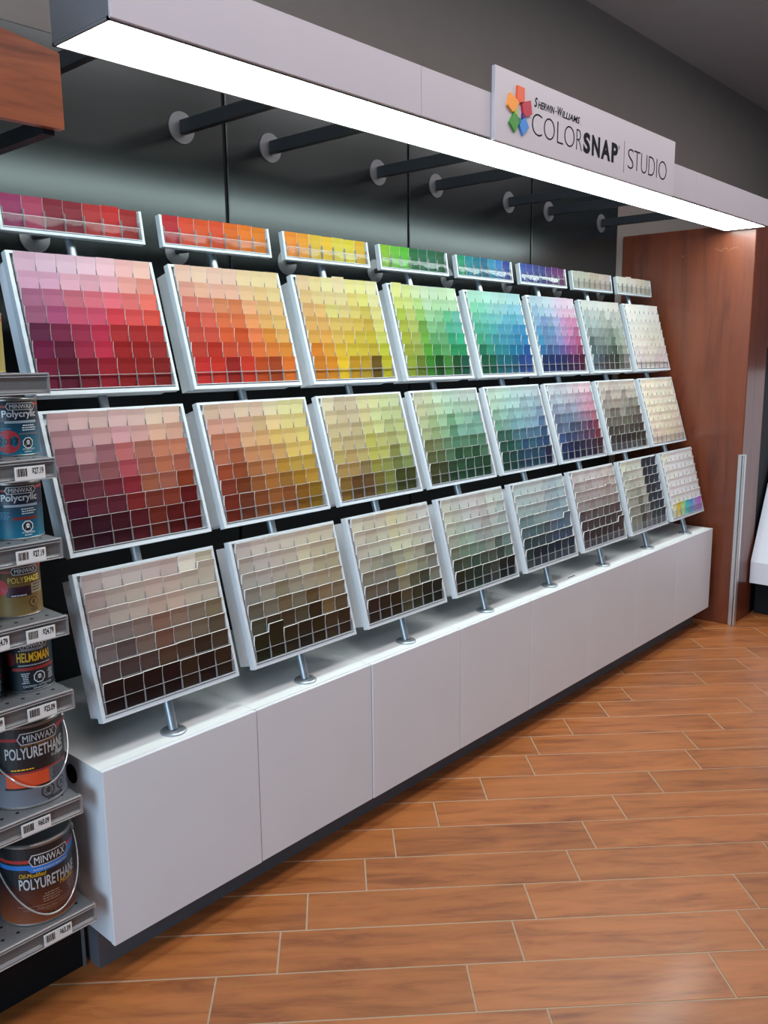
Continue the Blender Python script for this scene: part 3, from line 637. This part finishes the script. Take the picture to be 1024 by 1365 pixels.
# ---- cans
CANM = mat('tin_rim', (.22, .21, .20), .35, metal=.7, noise=.1, nscale=60)
SILV = mat('silver_print', (.50, .51, .53), .35, metal=.1)
WHITEP = mat('white_print', (.62, .64, .66), .5)
YELP = mat('yellow_print', rgb(226, 172, 30), .5)
REDP = mat('red_print', rgb(150, 38, 36), .5)
BLKP = mat('black_print', (.012, .012, .014), .4)
class Can:
    def __init__(s, name, label, x, y, z, r, h, body, face, lidm=None):
        s.c = (x, y); s.z = z; s.r = r; s.h = h; s.face = R(face); s.n = 0
        s.t = thing(name, label, 'paint can', (x, y, z))
        m = MB(); m.lathe([(0, 0), (r * .985, 0), (r * 1.0, h * .012), (r, h * .03), (r * .99, h * .035), (r * .99, h * .955), (r, h * .965), (r * 1.0, h * .99), (r * .985, h)], (x, y, z), 72)
        m.build('body', body, s.t, True)
        m = MB(); m.lathe([(r * .985, h * .998), (r * .93, h * 1.004), (r * .90, h * .985), (r * .84, h * .985), (r * .80, h * .975), (0, h * .975)], (x, y, z), 56); m.build('lid', lidm or CANM, s.t, True)
        m = MB(); m.lathe([(r * .992, h * .002), (r * 1.008, h * .004), (r * 1.012, h * .018), (r * .992, h * .03)], (x, y, z), 56); m.build('base_rim', CANM, s.t, True); m = MB()
        m.lathe([(r * .992, h * .955), (r * 1.012, h * .965), (r * 1.012, h * .99), (r * .985, h * 1.003)], (x, y, z), 56); m.build('rim', CANM, s.t, True)
    def P(s, a, f, lvl=0):      # a: arc distance from label centre in radii, f: height fraction
        rr = s.r * (.9905 + .0022 * (lvl + 1)); th = s.face + a
        return (s.c[0] + rr * math.cos(th), s.c[1] + rr * math.sin(th), s.z + f * s.h)
    def patch(s, name, poly, m, lvl=0, parent=None):
        """polygon (a,f) points, densified along a by strips between bottom and top chains"""
        q = MB(); (lo, hi) = poly; n = 28
        a0 = max(lo[0][0], hi[0][0]); 
        def ev(ch, a):
            if a <= ch[0][0]: return ch[0][1]
            for (x0, y0), (x1, y1) in zip(ch, ch[1:]):
                if x0 <= a <= x1: return y0 + (y1 - y0) * (a - x0) / (x1 - x0 + 1e-9)
            return ch[-1][1]
        A = sorted(set([lo[0][0] + (lo[-1][0] - lo[0][0]) * i / n for i in range(n + 1)] + [p[0] for p in lo] + [p[0] for p in hi]))
        vs = []
        for a in A: vs += [s.P(a, ev(lo, a), lvl), s.P(a, ev(hi, a), lvl)]
        q.add(vs, [(2 * i, 2 * i + 2, 2 * i + 3, 2 * i + 1) for i in range(len(A) - 1)]); return q.build(name, m, s.t)
    def rect(s, name, a0, a1, f0, f1, m, lvl=0): return s.patch(name, ([(a0, f0), (a1, f0)], [(a0, f1), (a1, f1)]), m, lvl)
    def text(s, body, a0, a1, f0, f1, m, lvl=2, shear=0, offset=0, slope=0, name='lettering'):
        vs, fs = text_geo(body, shear, offset); q = MB()
        q.add([s.P(a0 + u * (a1 - a0), f0 + v * (f1 - f0), lvl) for u, v in vs], fs); return q.build(name, m, s.t)
    def badge(s, ca=0.0, f=.86, hw=.62, hh=.055, ribbon=True, red=None):
        if ribbon:
            s.rect('ribbon', -1.5, ca - hw * .9, f - .02, f + .018, red or REDP, 0); s.patch('ribbon', ([(ca + hw * .85, f + .01), (1.3, f + .01)], [(ca + hw * .85, f + .055), (1.3, f + .055)]), red or REDP, 0)
        for k_, mm, g_ in ((1, SILV, .012), (2, BLKP, 0)):
            w_ = hw + g_ * 2; h_ = hh + g_
            s.patch('badge', ([(ca - w_, f), (ca - w_ * .85, f - h_), (ca + w_ * .85, f - h_), (ca + w_, f)], [(ca - w_, f), (ca - w_ * .85, f + h_), (ca + w_ * .85, f + h_), (ca + w_, f)]), mm, k_)
        s.text('MINWAX', ca - hw * .78, ca + hw * .78, f - hh * .72, f + hh * .72, WHITEP, 3, 0, 0)
    def hazard(s, a, f, w=.22, fg=WHITEP, bg=BLKP):
        k = s.r / s.h
        def oct_(wd, m, lvl):
            hh = wd * k; c = .414
            s.patch('hazard_mark', ([(a - wd, f - hh * c), (a - wd * c, f - hh), (a + wd * c, f - hh), (a + wd, f - hh * c)], [(a - wd, f + hh * c), (a - wd * c, f + hh), (a + wd * c, f + hh), (a + wd, f + hh * c)]), m, lvl)
        oct_(w, fg, 1); oct_(w * .82, bg, 2)
        q = MB()
        def disc(ca, cf, rr, lvl=3, sq=1.0):
            pts = [s.P(ca + rr * math.cos(t_), cf + rr * k * sq * math.sin(t_), lvl) for t_ in [2 * math.pi * i / 14 for i in range(14)]]; q.add(pts, [tuple(range(14))])
        disc(a, f + w * .18 * k, w * .34); 
        q.add([s.P(a - w * .2, f - w * .3 * k, 3), s.P(a + w * .2, f - w * .3 * k, 3), s.P(a + w * .2, f, 3), s.P(a - w * .2, f, 3)], [(0, 1, 2, 3)])
        for sg_ in (-1, 1):
            q.add([s.P(a - w * .5, f - sg_ * w * .12 * k - w * .34 * k, 3), s.P(a + w * .5, f + sg_ * w * .12 * k - w * .34 * k, 3), s.P(a + w * .5, f + sg_ * w * .12 * k - w * .24 * k, 3), s.P(a - w * .5, f - sg_ * w * .12 * k - w * .24 * k, 3)], [(0, 1, 2, 3)])
        q.build('skull_mark', fg, s.t)
        e = MB(); q = e
        disc(a - w * .13, f + w * .15 * k, w * .09, 4); disc(a + w * .13, f + w * .15 * k, w * .09, 4); q.build('skull_eyes', bg, s.t)
    def fine(s, a0, a1, f0, f1, n, m, lvl=2):
        q = MB(); dh = (f1 - f0) / n
        for i in range(n):
            x = a0 + random.uniform(0, .08); end = a1 - random.uniform(0, .25 * (a1 - a0)); z0 = f1 - (i + .65) * dh
            while x < end:
                wd = random.uniform(.04, .11); wd = min(wd, end - x)
                q.add([s.P(x, z0, lvl), s.P(x + wd, z0, lvl), s.P(x + wd, z0 + dh * .45, lvl), s.P(x, z0 + dh * .45, lvl)], [(0, 1, 2, 3)]); x += wd + .02
        return q.build('fine_print', m, s.t)
    def dot(s, a, f, r_, m, body=None):
        q = MB(); k = s.r / s.h; n = 28
        ring = [s.P(a + r_ * math.cos(2 * math.pi * i / n), f + r_ * k * math.sin(2 * math.pi * i / n), 4) for i in range(n)]; q.add([s.P(a, f, 4)] + ring, [(0, 1 + i, 1 + (i + 1) % n) for i in range(n)])
        q.build('round_sticker', m, s.t)
        if body: s.text(body, a - r_ * .8, a + r_ * .85, f - r_ * .28 * k, f + r_ * .28 * k, BLKP, 11)
    def bail(s, f, drop, sgn=1):
        """wire handle hanging in front"""
        n = 36; pts = []
        fx, fy = math.cos(s.face), math.sin(s.face); px, py = -fy, fx
        for i in range(n + 1):
            t_ = math.pi * i / n; r_ = s.r * 1.10
            out = r_ * math.sin(t_) * 1.0; side = r_ * math.cos(t_)
            # points swing on a slanted circle in front of the can
            pts.append(Vector((s.c[0] + px * side + fx * out, s.c[1] + py * side + fy * out, s.z + s.h * f - drop * math.sin(t_))))
        q = MB()
        for a_, b_ in zip(pts, pts[1:]): q.tube(a_, b_, .0038, n=8, cap=True)
        q.build('wire_handle', mat('bright_wire', (.7, .7, .7), .3, metal=.8), s.t, True)
        q = MB()
        for sg_ in (-1, 1):
            c = Vector((s.c[0] + px * s.r * sg_, s.c[1] + py * s.r * sg_, s.z + s.h * f)); q.tube(c, c + Vector((px, py, 0)) * sg_ * .02, .022, n=14)
        q.build('handle_ear', CANM, s.t, True)
QH = .268
TEAL = ramp_mat('teal_can_print', 0, QH, [(0, rgb(16, 104, 128)), (.35, rgb(10, 82, 106)), (.75, rgb(12, 34, 52)), (1, rgb(9, 17, 28))])
for i, (cx, cy, zz, lab) in enumerate([(-.148, .335, 2.783, 'teal and navy can with a round red 2017 sticker, on the second shelf'), (-.198, .262, 2.403, 'teal and navy can without a sticker, on the third shelf')]):
    c = Can('paint_can', lab, cx, cy, zz, .118, QH, TEAL, -91 if i == 0 else -101); c.t['group'] = 'teal cans'
    c.badge(0.0, .865, .60, .052); c.rect('dark_band', -1.6, 1.5, .60, .80, mat('navy_print', rgb(10, 24, 44), .4), 0)
    c.text('Polycrylic', -.78, .66, .645, .80, SILV, 2, 0, .02)
    c.rect('silver_stripe', -.7, .66, .575, .618, mat('dull_silver', (.28, .33, .38), .4), 1)
    c.fine(-.1, .62, .43, .55, 3, WHITEP); c.fine(-1.0, -.45, .36, .5, 4, mat('pale_blue_print', rgb(70, 130, 160), .5))
    if i == 0: c.rect('grey_stripe', -.2, .7, .37, .405, mat('dull_grey', (.10, .11, .12), .4), 1)
    else: c.rect('red_stripe', -.4, .62, .345, .395, mat('dull_red', rgb(112, 34, 34), .5), 1)
    c.hazard(.15, .225); c.text('ATTENTION', -.1, .42, .10, .135, WHITEP, 2, 0, .01); c.fine(-.05, .38, .05, .09, 1, WHITEP)
    if i == 0: c.dot(-.62, .26, .46, mat('red_sticker', rgb(176, 30, 40), .5), '2017')
GOLD = ramp_mat('gold_can_print', 0, QH, [(0, rgb(132, 106, 62)), (.35, rgb(122, 94, 48)), (.75, rgb(84, 68, 42)), (1, rgb(66, 58, 42))])
c = Can('paint_can', 'golden tan can with yellow title and a purple block, on the fourth shelf', -.219, .295, 2.026, .118, QH, GOLD, -92)
c.badge(.05, .83, .56, .055); c.text('POLY', -.66, -.05, .62, .725, mat('gold_ink', rgb(196, 168, 76), .5), 2); c.text('SHADES', -.03, .72, .62, .725, mat('pale_yellow', rgb(232, 210, 90), .5), 2, 0, .02)
c.rect('purple_block', -.75, .22, .37, .55, mat('purple_print', rgb(44, 18, 38), .4), 1); c.rect('cream_block', .24, .9, .40, .58, mat('cream_print', rgb(150, 138, 112), .5), 1)
c.fine(.28, .85, .42, .57, 3, BLKP, 2); c.fine(-.6, .15, .37, .41, 1, WHITEP); c.hazard(.30, .235, .20, BLKP, mat('gold_print', rgb(140, 108, 52), .5)); c.fine(.1, .55, .07, .13, 2, BLKP)
c.dot(-.98, .55, .32, mat('red_sticker', rgb(176, 30, 40), .5), None)
HEL = mat('dark_green_can_print', rgb(14, 30, 38), .4)
for i, (cx, lab) in enumerate([(-.199, 'dark green can with yellow title, nearer the display on the fifth shelf'), (-.452, 'dark green can with yellow title, cut off by the left picture edge')]):
    c = Can('paint_can', lab, cx, .28, 1.652, .118, QH, HEL, -97); c.t['group'] = 'dark green cans'
    c.badge(0.0, .855, .56, .052); c.fine(-.7, .62, .755, .785, 1, SILV)
    c.text('HELMSMAN', -.72, .66, .56, .735, YELP, 2, 0, .015); c.fine(-.7, .7, .475, .515, 1, SILV)
    c.rect('red_stripe', -.95, .95, .40, .455, REDP, 1); c.hazard(.12, .255, .24); c.fine(-.6, -.25, .15, .36, 6, WHITEP); c.fine(.5, .85, .16, .36, 6, WHITEP)
    c.text('CAUTION • ATTENTION', -.55, .70, .085, .125, WHITEP, 2); c.fine(-.2, .5, .04, .07, 1, WHITEP)
    c.dot(-1.05, .62, .30, mat('dark_red_sticker', rgb(90, 16, 22), .5), None)
GR, GH = .18, .425
GAL1 = ramp_mat('grey_gallon_print', 0, GH, [(0, rgb(112, 114, 122)), (.42, rgb(98, 100, 108)), (.44, rgb(20, 20, 22)), (1, rgb(16, 16, 18))], .4)
c = Can('paint_pail', 'grey and black gallon can with wire handle and orange block, on the sixth shelf', -.250, .275, 1.098, GR, GH, GAL1, -92)
c.rect('black_band', -1.9, 1.7, .44, .95, BLKP, 0); c.badge(.0, .835, .56, .058); c.text('Super Fast-Drying', -.5, .46, .735, .768, mat('ochre_ink', rgb(176, 120, 40), .5), 2, .2)
c.text('POLYURETHANE', -.92, .80, .60, .735, SILV, 2, 0, .015); c.text('for', .30, .42, .545, .575, SILV, 2, .2); c.text('Floors', .44, .84, .53, .60, SILV, 2, .2, .02)
c.rect('orange_block', -.95, .18, .26, .42, mat('orange_print', rgb(206, 74, 34), .5), 2); c.rect('red_stripe', -1.2, 1.2, .425, .445, REDP, 1); c.fine(-.85, -.2, .455, .49, 1, YELP, 3)
c.rect('dark_block', -1.0, .2, .235, .262, BLKP, 1); c.fine(.24, .9, .27, .41, 5, BLKP)
c.hazard(.12, .155, .19, BLKP, mat('grey_print', rgb(105, 107, 115), .5)); c.hazard(.58, .17, .17, BLKP, mat('grey_print', rgb(105, 107, 115), .5))
c.text('DANGER', .08, .62, .045, .085, BLKP, 2, 0, .02); c.fine(0, .8, .01, .035, 1, BLKP); c.bail(.80, .235)
GAL2 = ramp_mat('brown_gallon_print', 0, GH, [(0, rgb(128, 68, 34)), (.22, rgb(96, 46, 28)), (.5, rgb(50, 28, 24)), (1, rgb(18, 16, 16))], .4)
c = Can('paint_pail', 'dark brown gallon can with blue ribbon and wire handle, on the lowest shelf', -.272, .225, .512, GR, GH, GAL2, -92)
BLUP = mat('blue_print', rgb(40, 112, 190), .5)
c.rect('black_band', -1.9, 1.7, .50, .95, BLKP, 0)
c.patch('blue_ribbon', ([(-1.5, .70), (-.62, .70), (-.5, .655), (.5, .655), (.66, .72), (1.2, .76)], [(-1.5, .755), (-.6, .755), (-.5, .755), (.5, .79), (.66, .81), (1.2, .83)]), BLUP, 1)
c.badge(.02, .80, .56, .062, True, mat('bright_red_print', rgb(170, 44, 36), .5)); c.text('WATER BASED/À BASE D\'EAU', -.46, .52, .675, .705, WHITEP, 4)
c.text('Oil-Modified', -.84, -.14, .600, .652, YELP, 2, .2); c.text('POLYURETHANE', -.86, .84, .45, .585, SILV, 2, 0, .015); c.text('Modifié', .22, .74, .405, .46, YELP, 2, .2)
c.fine(-.3, .3, .26, .38, 4, mat('tan_print', rgb(150, 120, 100), .5)); c.fine(.45, .95, .26, .42, 6, mat('tan_print', (.3, .2, .2), .5))
c.rect('thin_line', -.95, .9, .232, .238, mat('tan_print', (.3, .2, .2), .5), 1); c.text('CLEAR SEMI-GLOSS / TRANSPARENT', -.8, .85, .185, .212, mat('tan_print', (.3, .2, .2), .5), 2); c.text('CAUTION', -.35, .0, .10, .14, BLKP, 2); c.text('ATTENTION', .05, .45, .10, .14, BLKP, 2); c.bail(.82, .30)
c = Can('paint_can', 'olive tan can just showing at the picture edge, on the top shelf', -.325, .25, 3.168, .118, QH, mat('olive_tan_print', rgb(150, 136, 70), .5), -95)
c.badge(0, .85, .55, .05)

# ================================================================== next fixture on the right
nf = thing('corner_display', 'white sloping display counter on a black base beyond the cherry panel', 'display counter', (9.4, -1.5, 0))
MB().box(8.79, 12.5, -.215, -.12, 0, 3.3).build('black_back_panel', BLACK, nf)
MB().box(8.88, 10.3, -3.6, -.25, 0, .42).build('base_plinth', BLACK, nf)
wm = mat('counter_white', (.72, .74, .80), .4)
MB().prism([(8.65, .436), (10.3, .436), (10.3, 3.0), (9.75, 3.0), (8.65, .709)], 1, -3.6, -.247).build('sloping_counter', wm, nf)
MB().box(8.64, 8.655, -.50, -.262, .44, .705).build('counter_door', wm, nf)
MB().box(9.06, 9.3, -3.6, -.25, 1.38, 1.60, bev=.01).build('card_ledge', wm, nf)

for o in bpy.data.objects:
    if 'o' in o: del o['o']
